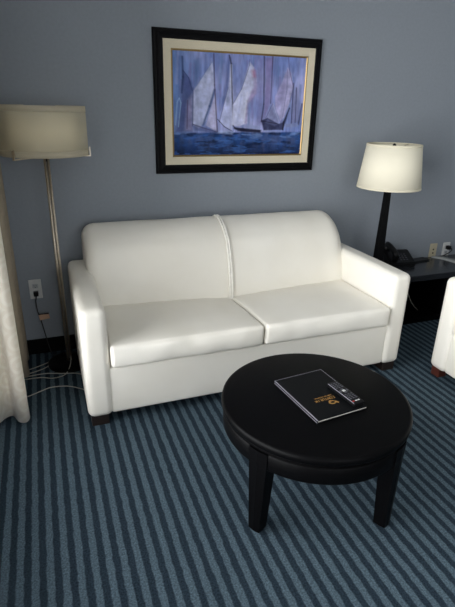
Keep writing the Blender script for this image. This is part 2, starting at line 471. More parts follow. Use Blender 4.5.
fpart('pages', rect(-FW+.004, FW-.003, -FH+.003, FH-.006), TH+.0035, TH+.0105, M['paper'])
fpart('front_cover', rect(-FW, FW, -FH, FH), TH+.0105, TH+.014, M['folder'])
fpart('spine', rect(-FW-.0025, -FW, -FH, FH), TH+.001, TH+.0135, M['folder'])
bm = bmesh.new()
quad_prism(bm, rect(-FW-.003, -FW+.001, -FH, FH), TH+.0125, TH+.0148)
quad_prism(bm, rect(-FW-.003, -FW-.0012, -FH, FH), TH+.003, TH+.0055)
quad_prism(bm, rect(-FW, FW, FH-.001, FH+.0006), TH+.012, TH+.0145)
quad_prism(bm, rect(FW-.0008, FW+.0008, -.02, FH), TH+.012, TH+.0145)
child_abs(obj('edge_trim', bm, M['folderedge'], ), fd)
# crest and two lines of small foil lettering, upside down for the camera (they read from the sofa)
ZF = TH+.0142
def f3(u, v, z=ZF): q = fp(u, v); return Vector((q[0], q[1], z))
EC = (.006, -.075)
bm = bmesh.new()
def blob(pts, h=.0005):
    lo = [bm.verts.new(f3(EC[0]+u, EC[1]+v, ZF-.0003)) for u, v in pts]; hi = [bm.verts.new(f3(EC[0]+u, EC[1]+v, ZF+h)) for u, v in pts]
    n = len(pts)
    for i in range(n): bm.faces.new((lo[i], lo[(i+1) % n], hi[(i+1) % n], hi[i]))
    bm.faces.new(hi); bm.faces.new(lo)
n = 26
for i in range(n):   # open ring, thicker to one side, like a curled leaf
    a0 = .5+5.3*i/n; a1 = .5+5.3*(i+1)/n
    def w(a): return .0035+.004*math.sin((a-.5)/5.3*PI)
    blob([(math.cos(a0)*.015, math.sin(a0)*.012), (math.cos(a1)*.015, math.sin(a1)*.012),
          (math.cos(a1)*(.015-w(a1)), math.sin(a1)*(.012-w(a1))), (math.cos(a0)*(.015-w(a0)), math.sin(a0)*(.012-w(a0)))])
blob([(.010, -.004), (.022, -.013), (.026, -.009), (.019, .002), (.013, .005)])
blob([(-.012, .008), (-.004, .015), (.004, .014), (-.006, .010)])
bmesh.ops.recalc_face_normals(bm, faces=bm.faces)
child_abs(obj('gold_crest', bm, M['goldfoil']), fd)['label'] = 'gold foil crest'
bm = bmesh.new()
def stroke(u0, v0, u1, v1, w=.0011):
    d = Vector((u1-u0, v1-v0)); d.normalize(); nn = Vector((-d.y, d.x))*w
    quad_prism(bm, [fp(u0+nn.x, v0+nn.y), fp(u1+nn.x, v1+nn.y), fp(u1-nn.x, v1-nn.y), fp(u0-nn.x, v0-nn.y)], ZF-.0003, ZF+.0004)
rnd = random.Random(3)
GL = [((0, 0, 0, 1), (0, 1, 1, 1), (0, 0, 1, 0)), ((0, 0, 0, 1), (1, 0, 1, 1), (0, 1, 1, 1), (0, 0, 1, 0)), ((0, 0, 0, 1), (0, 1, 1, 0), (1, 0, 1, 1)),
      ((.5, 0, .5, 1), (0, 1, 1, 1)), ((0, 0, 0, 1), (1, 0, 1, 1), (0, 0, 1, 0)), ((0, 0, 0, 1), (0, 1, .9, .7), (0, .5, .9, .7), (.2, .5, 1, 0)),
      ((.5, 0, .5, 1),), ((0, 0, 0, 1), (0, 1, .5, .3), (.5, .3, 1, 1), (1, 1, 1, 0))]
for (uc, vc, cw, chh, cnt, sp, w) in ((-.008, -.047, .0075, .0125, 8, .0115, .0009), (-.006, -.030, .0035, .005, 14, .0058, .0005)):
    for k in range(cnt):
        u = uc+(cnt/2-k-.5)*sp
        for (a, b, c, d) in GL[k % 8]:
            stroke(u-(a-.5)*cw, vc-(b-.5)*chh, u-(c-.5)*cw, vc-(d-.5)*chh, w)
child_abs(obj('gold_lettering', bm, M['goldfoil']), fd)['label'] = 'two lines of gold foil lettering'

rc = Vector((1.0311, 1.3651)); ry_ = Vector((-.022, .164)).normalized(); ra = math.atan2(ry_.y, ry_.x)-PI/2
RZ = TH+.0148
rm = thing('remote_control', (rc.x, rc.y, RZ), 'slim black television remote resting on the folder edge', 'remote', ra)
RW, RL = .0255, .083
obj('body', bx(-RW, RW, -RL, RL, 0, .016, .005, 3), M['remote'], rm)
bd = {}
def button(x, y, w, h, m, r=False):
    key = (round(w, 4), round(h, 4), m.name)
    if key not in bd:
        o = obj('button', bx(-w/2, w/2, -h/2, h/2, 0, .0022, .0008, 1), m, rm); bd[key] = o
    else:
        o = bd[key].copy(); COL.objects.link(o); o.parent = rm
    o.location = (x, y, .0155)
for r_ in range(4):
    for c_ in range(3): button(-.014+.014*c_, .068-.011*r_, .0085, .0055, M['btn'])
button(0, .009, .013, .013, M['btnw'])
for c_, y_ in ((-.016, .009), (.016, .009)): button(c_, y_, .006, .013, M['btn'])
for y_ in (.022, -.004): button(0, y_, .013, .005, M['btn'])
for r_ in range(4):
    for c_ in range(3): button(-.014+.014*c_, -.018-.010*r_, .0085, .0048, M['btn'])
button(-.016, -.066, .0085, .006, M['btnr'])
for c_ in range(2): button(-.003+.012*c_, -.066, .0095, .006, M['btnw'])
o = obj('battery_cover_edge', bx(-RW+.001, -RW+.0035, -RL+.006, RL-.006, .0135, .0158, .0006, 1), M['folderedge'], rm)

# ------------------------------------------------------------------ painting
X0, X1, Z0, Z1 = .660, 1.736, 1.105, 1.893
pt = thing('framed_painting', ((X0+X1)/2, BY, (Z0+Z1)/2), 'black framed painting of white sailboats on dark blue water above the sofa', 'painting')
pcx, pcz = (X0+X1)/2, (Z0+Z1)/2; pw, ph_ = (X1-X0)/2, (Z1-Z0)/2
def frame_ring(prof):
    """prof: closed list of (inset from the outer edge, depth towards the room)"""
    bm = bmesh.new(); R = []
    for i, d in prof:
        w, h = pw-i, ph_-i
        R.append([bm.verts.new((sx*w, -d, sz*h)) for sx, sz in ((-1, -1), (1, -1), (1, 1), (-1, 1))])
    n = len(R)
    for a in range(n):
        A, B = R[a], R[(a+1) % n]
        for k in range(4): bm.faces.new((A[k], A[(k+1) % 4], B[(k+1) % 4], B[k]))
    bmesh.ops.recalc_face_normals(bm, faces=bm.faces)
    return bm
obj('frame', frame_ring([(0, .002), (0, .015), (.005, .021), (.016, .023), (.026, .031), (.040, .037), (.049, .038), (.054, .034), (.054, .002)]), M['frame'], pt)
obj('liner', frame_ring([(.052, .004), (.054, .0335), (.1, .0285), (.1, .004)]), M['liner'], pt)
obj('gold_lip', frame_ring([(.098, .004), (.0995, .030), (.104, .031), (.110, .026), (.110, .004)]), M['gold'], pt)

def paint(W, H):
    """sailboats: colour per grid vertex, u right, v down"""
    u, v = np.meshgrid(np.linspace(0, 1, W), np.linspace(0, 1, H))
    rng = np.random.RandomState(4)
    def fbm(fx, fy, seed):
        r = np.random.RandomState(seed); out = np.zeros_like(u); amp = 1; tot = 0
        for o in range(4):
            gw, gh = int(fx*2**o)+2, int(fy*2**o)+2
            g = r.rand(gh, gw); x = u*(gw-1.001); y = v*(gh-1.001)
            xi, yi = x.astype(int), y.astype(int); xf, yf = x-xi, y-yi
            xf = xf*xf*(3-2*xf); yf = yf*yf*(3-2*yf)
            val = (g[yi, xi]*(1-xf)+g[yi, xi+1]*xf)*(1-yf)+(g[yi+1, xi]*(1-xf)+g[yi+1, xi+1]*xf)*yf
            out += amp*val; tot += amp; amp *= .55
        return out/tot
    lin = lambda c: np.array(srgb(*[min(255, q*1.06) for q in c])[:3])
    C = np.zeros((H, W, 3))
    n1 = fbm(5, 3, 1); n2 = fbm(16, 4, 2); n3 = fbm(30, 30, 3)
    sky = lin((122, 136, 182)); sky2 = lin((98, 124, 166)); sky3 = lin((160, 163, 200))
    t = np.clip((n1-.3)/.4, 0, 1)[..., None]
    C[:] = sky*(1-t)+sky3*t
    tl = np.clip(1-(u*3.2), 0, 1)[..., None]*.8; C = C*(1-tl)+sky2*tl
    C *= (.86+.28*n2)[..., None]
    nv = fbm(70, 7, 5); nd = fbm(34, 12, 6)
    C *= (.72+.56*nv)[..., None]
    def soft(mask, col, a=1.0, tex=.25):
        nonlocal C
        m = np.clip(mask, 0, 1)[..., None]*a
        cc = lin(col)*(1+tex*((n2-.5)*1.4+(n3-.5)*1.6+(nd-.5)*1.8))[..., None]
        m = m*np.clip(.82+.5*(nd[..., None]-.35), .6, 1)
        C = C*(1-m)+cc*m
    def poly(pts, soften=.006):
        # signed distance-ish mask of a convex/concave polygon
        inside = np.zeros_like(u, bool); d = np.full_like(u, 9.)
        n = len(pts)
        for i in range(n):
            x0, y0 = pts[i]; x1, y1 = pts[(i+1) % n]
            cond = ((y0 > v) != (y1 > v))
            xi = (x1-x0)*(v-y0)/((y1-y0) if abs(y1-y0) > 1e-9 else 1e-9)+x0
            inside ^= cond & (u < xi)
            L2 = (x1-x0)**2+(y1-y0)**2+1e-12
            tt = np.clip(((u-x0)*(x1-x0)+(v-y0)*(y1-y0))/L2, 0, 1)
            d = np.minimum(d, np.hypot(u-x0-tt*(x1-x0), v-y0-tt*(y1-y0)))
        return np.clip(.5+np.where(inside, d, -d)/soften, 0, 1)
    def line(x0, y0, x1, y1, w):
        L2 = (x1-x0)**2+(y1-y0)**2
        tt = np.clip(((u-x0)*(x1-x0)+(v-y0)*(y1-y0))/L2, 0, 1)
        d = np.hypot((u-x0-tt*(x1-x0))*1.3, v-y0-tt*(y1-y0))
        return np.clip(1.2-d/w, 0, 1)
    # (pixel coordinates of the two halves of the picture, turned into u, v)
    def uv(px, py):
        t = 0
        for _ in range(3):
            L_, R_ = 173.6+2*t, 307.9-8*t; uu = (px-L_)/(R_-L_); top = 51.3+6.1*uu; t = (py-top)/(154.2-top)
        return uu, t
    A = lambda *p: [uv(170+x/5.32, 46+y/5.32) for x, y in p]
    B = lambda *p: [uv(236+x/5.33, 46+y/5.33) for x, y in p]
    def stroke(pts, w, col, a=.85, tex=.15):
        for p, q in zip(pts, pts[1:]): soft(line(*p, *q, w), col, a, tex)
    # loose strokes of sky
    for k in range(60):
        x_ = rng.rand(); y_ = rng.rand()*.5; l_ = .1+.35*rng.rand()
        soft(line(x_, y_, x_+.03*(rng.rand()-.5), y_+l_, .006+.014*rng.rand()), [(98, 114, 158), (146, 152, 188), (106, 132, 168), (126, 120, 160)][k % 4], .5)
    soft(poly(B((105, 60), (100, 420), (135, 400), (142, 60)), .04), (124, 124, 164), .7)
    soft(poly(B((150, 60), (142, 380), (176, 300), (188, 60)), .02), (134, 122, 160), .75)
    soft(poly(A((300, 50), (278, 250), (262, 330), (300, 210), (314, 60)), .02), (84, 94, 136), .75)
    soft(poly(A((130, 80), (124, 210), (150, 160), (150, 70)), .04), (84, 108, 148), .7)
    # far left sail, pale outline strokes
    soft(poly(A((70, 125), (112, 180), (124, 240), (118, 445), (36, 450), (62, 300)), .02), (82, 92, 132), .95)
    soft(poly(A((95, 280), (118, 250), (118, 440), (82, 440)), .03), (144, 140, 168), .8)
    stroke(A((68, 60), (72, 160), (66, 240)), .012, (52, 66, 104)); stroke(A((74, 130), (100, 165), (118, 230)), .006, (60, 72, 112))
    stroke(A((95, 280), (92, 430)), .006, (84, 70, 100)); stroke(A((36, 410), (44, 290), (54, 268), (62, 292), (50, 420)), .006, (142, 166, 196), .8)
    # big pale sail and the small one before it
    soft(poly(A((218, 82), (195, 120), (124, 228), (120, 410), (150, 430), (188, 385), (228, 225), (224, 120)), .01), (176, 180, 204))
    soft(poly(A((150, 220), (126, 260), (124, 400), (160, 400), (190, 300)), .06), (160, 166, 194), .7)
    stroke(A((122, 215), (120, 415)), .006, (70, 72, 104)); stroke(A((218, 84), (124, 228)), .004, (108, 120, 158))
    stroke(A((230, 225), (205, 310), (172, 410)), .014, (64, 82, 122), .9)
    soft(poly(A((234, 240), (186, 412), (240, 448), (243, 330)), .01), (172, 170, 196))
    stroke(A((226, 45), (230, 200), (244, 448)), .008, (72, 56, 78)); stroke(A((118, 405), (170, 425), (240, 448)), .006, (66, 62, 92))
    # tall white sail
    soft(poly(A((318, 82), (300, 212), (254, 396), (320, 445), (328, 250)), .01), (176, 180, 208))
    stroke(A((316, 100), (314, 220)), .014, (208, 208, 222), .7); stroke(A((300, 212), (254, 396)), .005, (92, 92, 130))
    stroke(A((306, 50), (316, 90), (326, 415)), .009, (44, 42, 62)); stroke(A((246, 380), (280, 420), (322, 445)), .006, (50, 48, 74))
    # large sail with the pink leech
    soft(poly(B((64, 82), (20, 220), (-26, 300), (-34, 412), (0, 420), (50, 402), (52, 300), (96, 240), (102, 180), (86, 110)), .012), (188, 190, 212))
    soft(poly(B((86, 110), (106, 200), (100, 245), (58, 300), (46, 405), (36, 400), (52, 280), (84, 210)), .02), (150, 136, 172), .85)
    soft(poly(B((74, 125), (92, 125), (96, 160), (82, 160)), .03), (158, 84, 112), .75)
    stroke(B((64, 70), (62, 100), (20, 220), (-26, 300)), .004, (84, 84, 120)); stroke(B((20, 250), (-5, 400)), .012, (162, 168, 200), .6); stroke(B((50, 240), (30, 400)), .010, (206, 204, 220), .6)
    # masts of the dark boat
    stroke(B((143, 55), (140, 300), (126, 395)), .009, (62, 52, 78)); stroke(B((190, 55), (178, 295)), .007, (78, 66, 94))
    # right hand sails
    soft(poly(B((275, 108), (240, 190), (204, 260), (204, 325), (230, 392), (252, 372), (286, 290), (306, 210), (296, 140)), .012), (168, 164, 194))
    soft(poly(B((262, 140), (206, 262), (210, 330), (240, 300), (266, 210)), .03), (142, 138, 174), .75)
    stroke(B((278, 55), (284, 120), (306, 210), (286, 290)), .005, (96, 90, 124)); stroke(B((272, 120), (270, 220), (244, 370)), .005, (112, 106, 144), .7)
    soft(poly(B((190, 296), (150, 376), (226, 408), (226, 382), (206, 320)), .012), (140, 144, 178))
    stroke(B((190, 296), (150, 376)), .004, (86, 86, 122)); stroke(B((190, 296), (226, 400)), .004, (176, 178, 204))
    soft(poly(B((322, 210), (300, 300), (294, 405), (332, 402), (338, 300)), .02), (122, 126, 160), .85)
    stroke(B((308, 190), (294, 405)), .008, (62, 58, 86)); stroke(B((326, 215), (316, 400)), .007, (70, 66, 94)); stroke(B((356, 300), (336, 410)), .012, (66, 64, 90))
    # sea
    hz = .765-.012*u+.012*(n2-.5)
    sea = np.clip((v-hz)/.015, 0, 1)
    soft(sea, (44, 74, 120), 1, .6)
    soft(np.clip((v-.84)/.16, 0, 1), (24, 36, 68), .95, .5)
    rip = np.clip((fbm(7, 26, 9)-.58)/.1, 0, 1)*sea
    soft(rip*np.clip(1-(v-.78)/.12, 0, 1), (120, 142, 184), .7)
    rip2 = np.clip((fbm(8, 22, 11)-.58)/.1, 0, 1)*sea
    soft(rip2, (16, 28, 60), .7)
    soft(np.clip((fbm(9, 34, 14)-.62)/.08, 0, 1)*sea, (70, 104, 156), .7)
    # hulls and their white water
    soft(poly(A((118, 405), (240, 440), (240, 456), (130, 440)), .02), (84, 88, 124), .7)
    soft(poly(A((260, 440), (330, 448), (320, 462), (250, 455)), .02), (160, 174, 204), .7)
    soft(poly(A((326, 412), (340, 425), (400, 436), (470, 440), (470, 452), (384, 446), (330, 434)), .01), (40, 38, 58))
    soft(poly(B((-20, 425), (60, 432), (126, 440), (124, 456), (60, 452), (0, 446)), .012), (42, 42, 66))
    soft(poly(B((20, 418), (60, 412), (120, 420), (118, 436), (60, 432)), .015), (146, 154, 186), .8)
    soft(poly(B((126, 388), (160, 374), (222, 408), (250, 396), (284, 322), (268, 380), (246, 440), (138, 442)), .01), (58, 62, 92))
    soft(poly(B((160, 376), (150, 400), (200, 420), (220, 408)), .02), (104, 108, 142), .7)
    stroke(B((246, 440), (250, 396), (284, 322)), .010, (36, 32, 48)); stroke(B((126, 390), (222, 408)), .005, (36, 34, 54))
    soft(poly(B((258, 410), (300, 404), (336, 408), (330, 424), (262, 426)), .015), (132, 140, 172), .7)
    soft(poly(B((126, 444), (240, 444), (230, 452), (150, 454)), .012), (140, 152, 186), .6)
    C = np.clip(C, 0, 1)
    return np.clip(C*.82*(C/.24)**.2, 0, 1)

GWp, GHp = 230, 166
Cc = paint(GWp, GHp)
cw_, ch_ = pw-.109, ph_-.109
bm = bmesh.new()
vs = [[bm.verts.new((-cw_+2*cw_*i/(GWp-1), -.0245+.0005*math.sin(i*1.7+j*2.3), ch_-2*ch_*j/(GHp-1))) for i in range(GWp)] for j in range(GHp)]
for j in range(GHp-1):
    for i in range(GWp-1): bm.faces.new((vs[j][i], vs[j+1][i], vs[j+1][i+1], vs[j][i+1]))
# canvas thickness: a rear face and edge strips
bk = [bm.verts.new((sx*cw_, -.004, sz*ch_)) for sx, sz in ((-1, 1), (1, 1), (1, -1), (-1, -1))]
bm.faces.new((bk[0], bk[1], bk[2], bk[3]))
canvas_me = bpy.data.meshes.new('canvas'); bm.verts.index_update(); bm.to_mesh(canvas_me); bm.free()
ca = canvas_me.color_attributes.new('paint', 'FLOAT_COLOR', 'POINT')
arr = np.ones((len(canvas_me.vertices), 4), np.float32)*.1
arr[:GWp*GHp, :3] = Cc.reshape(-1, 3); ca.data.foreach_set('color', arr.ravel())
m, nt, b = new_mat('oil_painting')
at = N(nt, 'ShaderNodeAttribute', attribute_name='paint'); nt.links.new(at.outputs['Color'], b.inputs['Base Color'])
b.inputs['Roughness'].default_value = .55; b.inputs['Specular IOR Level'].default_value = .12
tc = N(nt, 'ShaderNodeTexCoord'); nz = N(nt, 'ShaderNodeTexNoise', Scale=90.0, Detail=4.0); nt.links.new(tc.outputs['Object'], nz.inputs['Vector'])
bp = N(nt, 'ShaderNodeBump', Strength=.3, Distance=.002); nt.links.new(nz.outputs['Fac'], bp.inputs['Height']); nt.links.new(bp.outputs['Normal'], b.inputs['Normal'])
canvas_me.materials.append(m)
cv = bpy.data.objects.new('canvas', canvas_me); COL.objects.link(cv); cv.parent = pt

# ------------------------------------------------------------------ floor lamp
FLX, FLY = .033, 2.80
fl = thing('floor_lamp', (FLX, FLY, 0), 'slender brushed nickel floor lamp with a sheer grey-beige drum shade left of the sofa', 'lamp')
bm = bmesh.new(); lathe(bm, [(0, 0), (.125, 0), (.128, .004), (.128, .014), (.122, .018), (.03, .022), (0, .022)], 56)
obj('base', bm, M['darkmetal'], fl, True)
for s in (-1, 1):
    bm = bmesh.new(); tube(bm, [(s*.0078, 0, .02), (s*.0078, 0, 1.24)], .007, 12)
    obj('pole', bm, M['nickel'], fl, True)
bm = bmesh.new()
bm.free()
for z in (.03, 1.215): obj('pole_clip', bx(-.014, .014, -.0045, .0045, z-.008, z+.008, .002), M['darkmetal'], fl)
SB, ST, SR = 1.243, 1.482, .218
bm = bmesh.new()
for a in (3, 112, 229):
    a = math.radians(a); d = Vector((math.cos(a), math.sin(a), 0)); nn = Vector((-d.y, d.x, 0))
    def bar(r0, r1, z0, z1, w=.006):
        quad_prism(bm, [(d*r0+nn*w)[:2], (d*r1+nn*w)[:2], (d*r1-nn*w)[:2], (d*r0-nn*w)[:2]], z0, z1)
    bar(0, SR+.012, SB-.012, SB-.006); bar(SR+.007, SR+.012, SB-.006, SB+.036)
obj('shade_bracket', bm, M['nickel'], fl)
bm = bmesh.new(); lathe(bm, [(.012, 1.225), (.02, 1.235), (.02, 1.28), (.012, 1.285), (0, 1.285)], 20)
obj('socket', bm, M['darkmetal'], fl, True)
bm = bmesh.new(); lathe(bm, [(0, 1.285), (.014, 1.287), (.018, 1.31), (.03, 1.345), (.03, 1.365), (.02, 1.388), (0, 1.395)], 20)
obj('bulb', bm, M['plate_w'], fl, True)
def drum(r, z0, z1, th, r1=None, n=72):
    r1 = r if r1 is None else r1
    bm = bmesh.new(); lathe(bm, [(r, z0), (r1, z1), (r1-th, z1), (r-th, z0)], n, close=True); return bm
osd = obj('outer_shade', drum(SR, SB, ST, .0015), M['sheer'], fl, True)
obj('shade_hem', drum(SR+.0012, SB, SB+.03, .0035), M['sheertrim'], osd, True)
obj('shade_hem', drum(SR+.0012, ST-.028, ST, .0035), M['sheertrim'], osd, True)
obj('inner_shade', drum(.168, 1.268, 1.448, .002), M['inner'], fl, True)
bm = bmesh.new()
for a in (30, 150, 270):
    a = math.radians(a); tube(bm, [(0.012*math.cos(a), .012*math.sin(a), 1.28), (.166*math.cos(a), .166*math.sin(a), 1.28)], .002, 6)
obj('shade_spider', bm, M['nickel'], fl, True)

# ------------------------------------------------------------------ end table, table lamp, phone
EH = .388
et = thing('end_table', (2.62, 2.81, 0), 'low black wooden end table in the dark corner right of the sofa', 'table')
def ep(name, m, *a, **k): return obj(name, bx(*a, **k), m, et)
ep('tabletop', M['endtop'], -.60, .62, -.195, .178, EH-.045, EH, .003)
ep('side_panel', M['black'], -.59, -.55, -.185, .17, 0, EH-.045, .002)
ep('side_panel', M['black'], .57, .61, -.185, .17, 0, EH-.045, .002)
ep('back_panel', M['black'], -.55, .57, .155, .17, 0, EH-.045)
ep('bottom_shelf', M['black'], -.55, .57, -.185, .155, .0, .035, .002)
ep('divider', M['black'], .13, .155, -.17, .155, .035, EH-.045)

TLX, TLY = 2.166, 2.70
tl = thing('table_lamp', (TLX, TLY, EH), 'table lamp with cream drum shade and tapered black base on the end table', 'lamp')
bm = bmesh.new()
def sq(h, z): return [bm.verts.new((sx*h, sy*h, z)) for sx, sy in ((-1, -1), (1, -1), (1, 1), (-1, 1))]
rs = [sq(.038, 0), sq(.038, .012), sq(.027, .014), sq(.016, .65), sq(.013, .66)]
for q, w in zip(rs, rs[1:]):
    for j in range(4): bm.faces.new((q[j], q[(j+1) % 4], w[(j+1) % 4], w[j]))
bm.faces.new(rs[0]); bm.faces.new(rs[-1]); bmesh.ops.recalc_face_normals(bm, faces=bm.faces)
obj('base', bm, M['lampblack'], tl)
bm = bmesh.new(); tube(bm, [(0, 0, .652), (0, 0, .722)], .012, 12); obj('socket', bm, M['nickel'], tl, True)
bm = bmesh.new(); lathe(bm, [(0, .722), (.014, .724), (.018, .747), (.03, .782), (.03, .802), (.02, .825), (0, .832)], 20); obj('bulb', bm, M['plate_w'], tl, True)
TB, TT = .628, .905; RB, RT = .208, .174
sh = obj('lamp_shade', drum(RB, TB, TT, .003, RT), M['shade'], tl, True)
obj('shade_trim', drum(RB+.001, TB, TB+.012, .005, RB+.001-.012*.146), M['shadetrim'], sh, True)
obj('shade_trim', drum(RT+.001+.010*.146, TT-.010, TT+.001, .005, RT+.001), M['shadetrim'], sh, True)
bm = bmesh.new()
for s in (-1, 1):
    tube(bm, [(0, s*.012, .712), (0, s*.05, .742), (0, s*.055, .822), (0, s*.02, .868), (0, 0, .876)], .0022, 6, smooth=5)
for a in (20, 140, 260):
    a = math.radians(a); tube(bm, [(0, 0, .878), (.1*math.cos(a), .1*math.sin(a), .886), ((RT-.003)*math.cos(a), (RT-.003)*math.sin(a), TT-.004)], .0022, 6)
obj('harp', bm, M['nickel'], tl, True)
bm = bmesh.new(); lathe(bm, [(0, .876), (.011, .877), (.011, .884), (.006, .888), (.011, .894), (.011, .902), (.005, .909), (0, .910)], 18)
obj('finial', bm, M['darkmetal'], tl, True)

tp = thing('telephone', (2.515, 2.895, EH), 'black desk telephone on the end table beside the lamp', 'telephone', -.12); tp.scale = (1.05, .8, 1.12)
bm = bmesh.new()
side = [(-.10, 0), (.10, 0), (.10, .085), (.06, .09), (-.10, .03)]
a = [bm.verts.new((-.10, y, z)) for y, z in side]; b_ = [bm.verts.new((.10, y, z)) for y, z in side]
for i in range(5): bm.faces.new((a[i], a[(i+1) % 5], b_[(i+1) % 5], b_[i]))
bm.faces.new(a); bm.faces.new(b_); bmesh.ops.recalc_face_normals(bm, faces=bm.faces)
bmesh.ops.bevel(bm, geom=list(bm.edges), offset=.006, segments=2, affect='EDGES')
obj('body', bm, M['plastic'], tp)
hs = bmesh.new()
tube(hs, [(-.065, -.095, .065), (-.067, -.085, .088), (-.067, -.04, .108), (-.067, .03, .124), (-.067, .08, .126), (-.065, .10, .112)], [.021, .023, .019, .019, .023, .021], 12)
lathe(hs, [(0, .046), (.024, .046), (.026, .07), (.02, .09), (0, .095)], 18, -.066, -.078)
lathe(hs, [(0, .08), (.025, .08), (.027, .105), (.02, .12), (0, .125)], 18, -.066, .078)
obj('handset', hs, M['plastic'], tp, True)
kb = None
for r_ in range(4):
    for c_ in range(3):
        if kb is None:
            bm = bmesh.new(); box(bm, -.007, .007, -.005, .005, 0, .003, .001, 1); k_ = kb = obj('key', bm, M['btn'], tp)
        else:
            k_ = kb.copy(); COL.objects.link(k_); k_.parent = tp
        y_ = -.06+.022*r_
        k_.location = (-.005+.024*c_, y_, .03+(y_+.10)*.375-.001); k_.rotation_euler = (math.atan(.375), 0, 0)
bm = bmesh.new()
tube(bm, [(-.10-.012*math.cos(t*.9)-.012, -.09+.0022*t, .0125+.009*math.sin(t*.9)) for t in range(0, 80)], .0028, 6)
obj('coiled_cord', bm, M['plastic'], tp, True)

pd = obj('desk_pad', bx(-.085, .085, -.035, .035, 0, .012, .003), M['plastic'], None, False, (2.745, 2.925, EH))
pd.rotation_euler = (0, 0, .12)
tag(pd, 'flat black pad on the end table between the telephone and the ivory wall jack', 'pad')

# pale curved plastic strip along the rear right of the end table
bm = bmesh.new(); pts = catmull([(2.90, 2.955, 0), (2.945, 2.925, 0), (2.98, 2.87, 0), (3.0, 2.80, 0), (3.0, 2.72, 0)], 6)
lo = []; 
for i, p in enumerate(pts):
    w = .012+.034*i/(len(pts)-1)
    lo.append([bm.verts.new((p.x-w*.8, p.y-w*.4, EH+.001)), bm.verts.new((p.x-w*.2, p.y-w*.1, EH+.012)), bm.verts.new((p.x+w*.8, p.y+w*.4, EH+.016)), bm.verts.new((p.x+w*.8, p.y+w*.4, EH+.012)), bm.verts.new((p.x-w*.2, p.y-w*.1, EH+.008))])
for q, w in zip(lo, lo[1:]):
    for k in range(5): bm.faces.new((q[k], q[(k+1) % 5], w[(k+1) % 5], w[k]))
bm.faces.new(lo[0]); bm.faces.new(lo[-1]); bmesh.ops.recalc_face_normals(bm, faces=bm.faces)
tag(obj('plastic_strip', bm, M['strip'], None, True), 'pale grey curved plastic strip lying on the rear right of the end table', 'strip')

# ------------------------------------------------------------------ wall outlets
def outlet(x, z, mat, label, kind):
    t = thing('wall_outlet', (x, BY, z), label, 'outlet', 0, 'outlets and jacks on the wall')
    obj('cover_plate', bx(-.036, .036, -.007, 0, -.0615, .0615, .003, 2), mat, t)
    if kind == 'duplex':
        for s in (1, -1):
            bm = bmesh.new(); box(bm, -.017, .017, -.0095, -.005, s*.021-.014, s*.021+.014, .004, 2)
            so = obj('socket', bm, M['plate_g'] if mat is M['plate_w'] else mat, t)
            bm = bmesh.new()
            for xx in (-.006, .006): box(bm, xx-.0012, xx+.0012, -.0105, -.008, s*.021-.002, s*.021+.008)
            box(bm, -.0025, .0025, -.0105, -.008, s*.021-.010, s*.021-.005)
            obj('slots', bm, M['plastic'], so)
    else:
        for zz in (.012, -.018):
            bm = bmesh.new(); box(bm, -.006, .006, -.0095, -.005, zz-.006, zz+.006, .001); obj('jack', bm, M['plastic'], t)
    return t
outlet(-.113, .436, M['plate_w'], 'white duplex wall outlet low on the wall between curtain and floor lamp', 'duplex')
outlet(2.94, .434, M['plate_c'], 'ivory wall jack plate above the end table nearer the telephone', 'jack')
outlet(3.075, .434, M['plate_w'], 'white wall outlet with a black plug above the end table, rightmost on the wall', 'duplex')

def cord(name, pts, r, mat, label, cat='cord', sm=8):
    bm = bmesh.new(); tube(bm, pts, r, 8, smooth=sm)
    o = obj(name, bm, mat, None, True); return tag(o, label, cat, 'loose pale cords on the floor' if name == 'loose_cord' else None)
c = cord('power_cord', [(-.113, 2.975, .40), (-.116, 2.968, .385), (-.120, 2.965, .36), (-.117, 2.966, .30), (-.105, 2.968, .24), (-.092, 2.965, .15), (-.075, 2.955, .04), (-.06, 2.93, .008), (.0, 2.90, .006), (.025, 2.875, .012)], .0032, M['cordblack'],
     'black power cord hanging from the left wall outlet down behind the floor lamp', 'cord')
obj('plug', bx(-.127, -.099, 2.962, 2.989, .398, .428, .005), M['plastic'], c)
g = obj('cord_tag', bx(-.03, .03, -.003, .003, -.018, .018, .002), M['tan'], c, False, (-.083, 2.963, .262)); g.rotation_euler = (0, -.12, 0); g['label'] = 'tan paper tag'
obj('tag_tie', bx(-.113, -.055, 2.9595, 2.9665, .278, .284, .001), M['cordblack'], c)
c = cord('appliance_cord', [(3.075, 2.975, .457), (3.085, 2.962, .456), (3.10, 2.958, .445), (3.095, 2.96, .425), (3.06, 2.965, .405), (3.03, 2.968, .394), (2.99, 2.962, .393)], .004, M['cordblack'],
     'short black cord looping from the rightmost wall outlet to the end table', 'cord')
obj('plug', bx(3.06, 3.092, 2.955, 2.989, .441, .473, .006), M['plastic'], c)
Z = .006
cord('loose_cord', [(-.26, 2.76, Z), (-.18, 2.79, Z), (-.123, 2.82, Z), (-.076, 2.85, Z), (-.045, 2.875, Z), (.0, 2.885, Z), (.0, 2.93, Z)][:6], .0027, M['cordpale'], 'pale cord on the floor curving from the curtain to behind the floor lamp, rearmost')
cord('loose_cord', [(-.25, 2.70, Z+.008), (-.18, 2.725, Z+.008), (-.124, 2.75, Z+.008), (-.075, 2.79, Z+.008), (-.025, 2.82, Z+.01)], .0027, M['cordpale'], 'short pale cord on the floor poking out diagonally from the curtain')
cord('loose_cord', [(-.25, 2.67, Z), (-.14, 2.665, Z), (-.07, 2.635, Z), (0, 2.66, Z), (.035, 2.73, Z+.025), (.04, 2.80, Z+.045), (.035, 2.845, Z+.03)], .0027, M['cordpale'], 'pale cord on the floor bending back up to the floor lamp base')
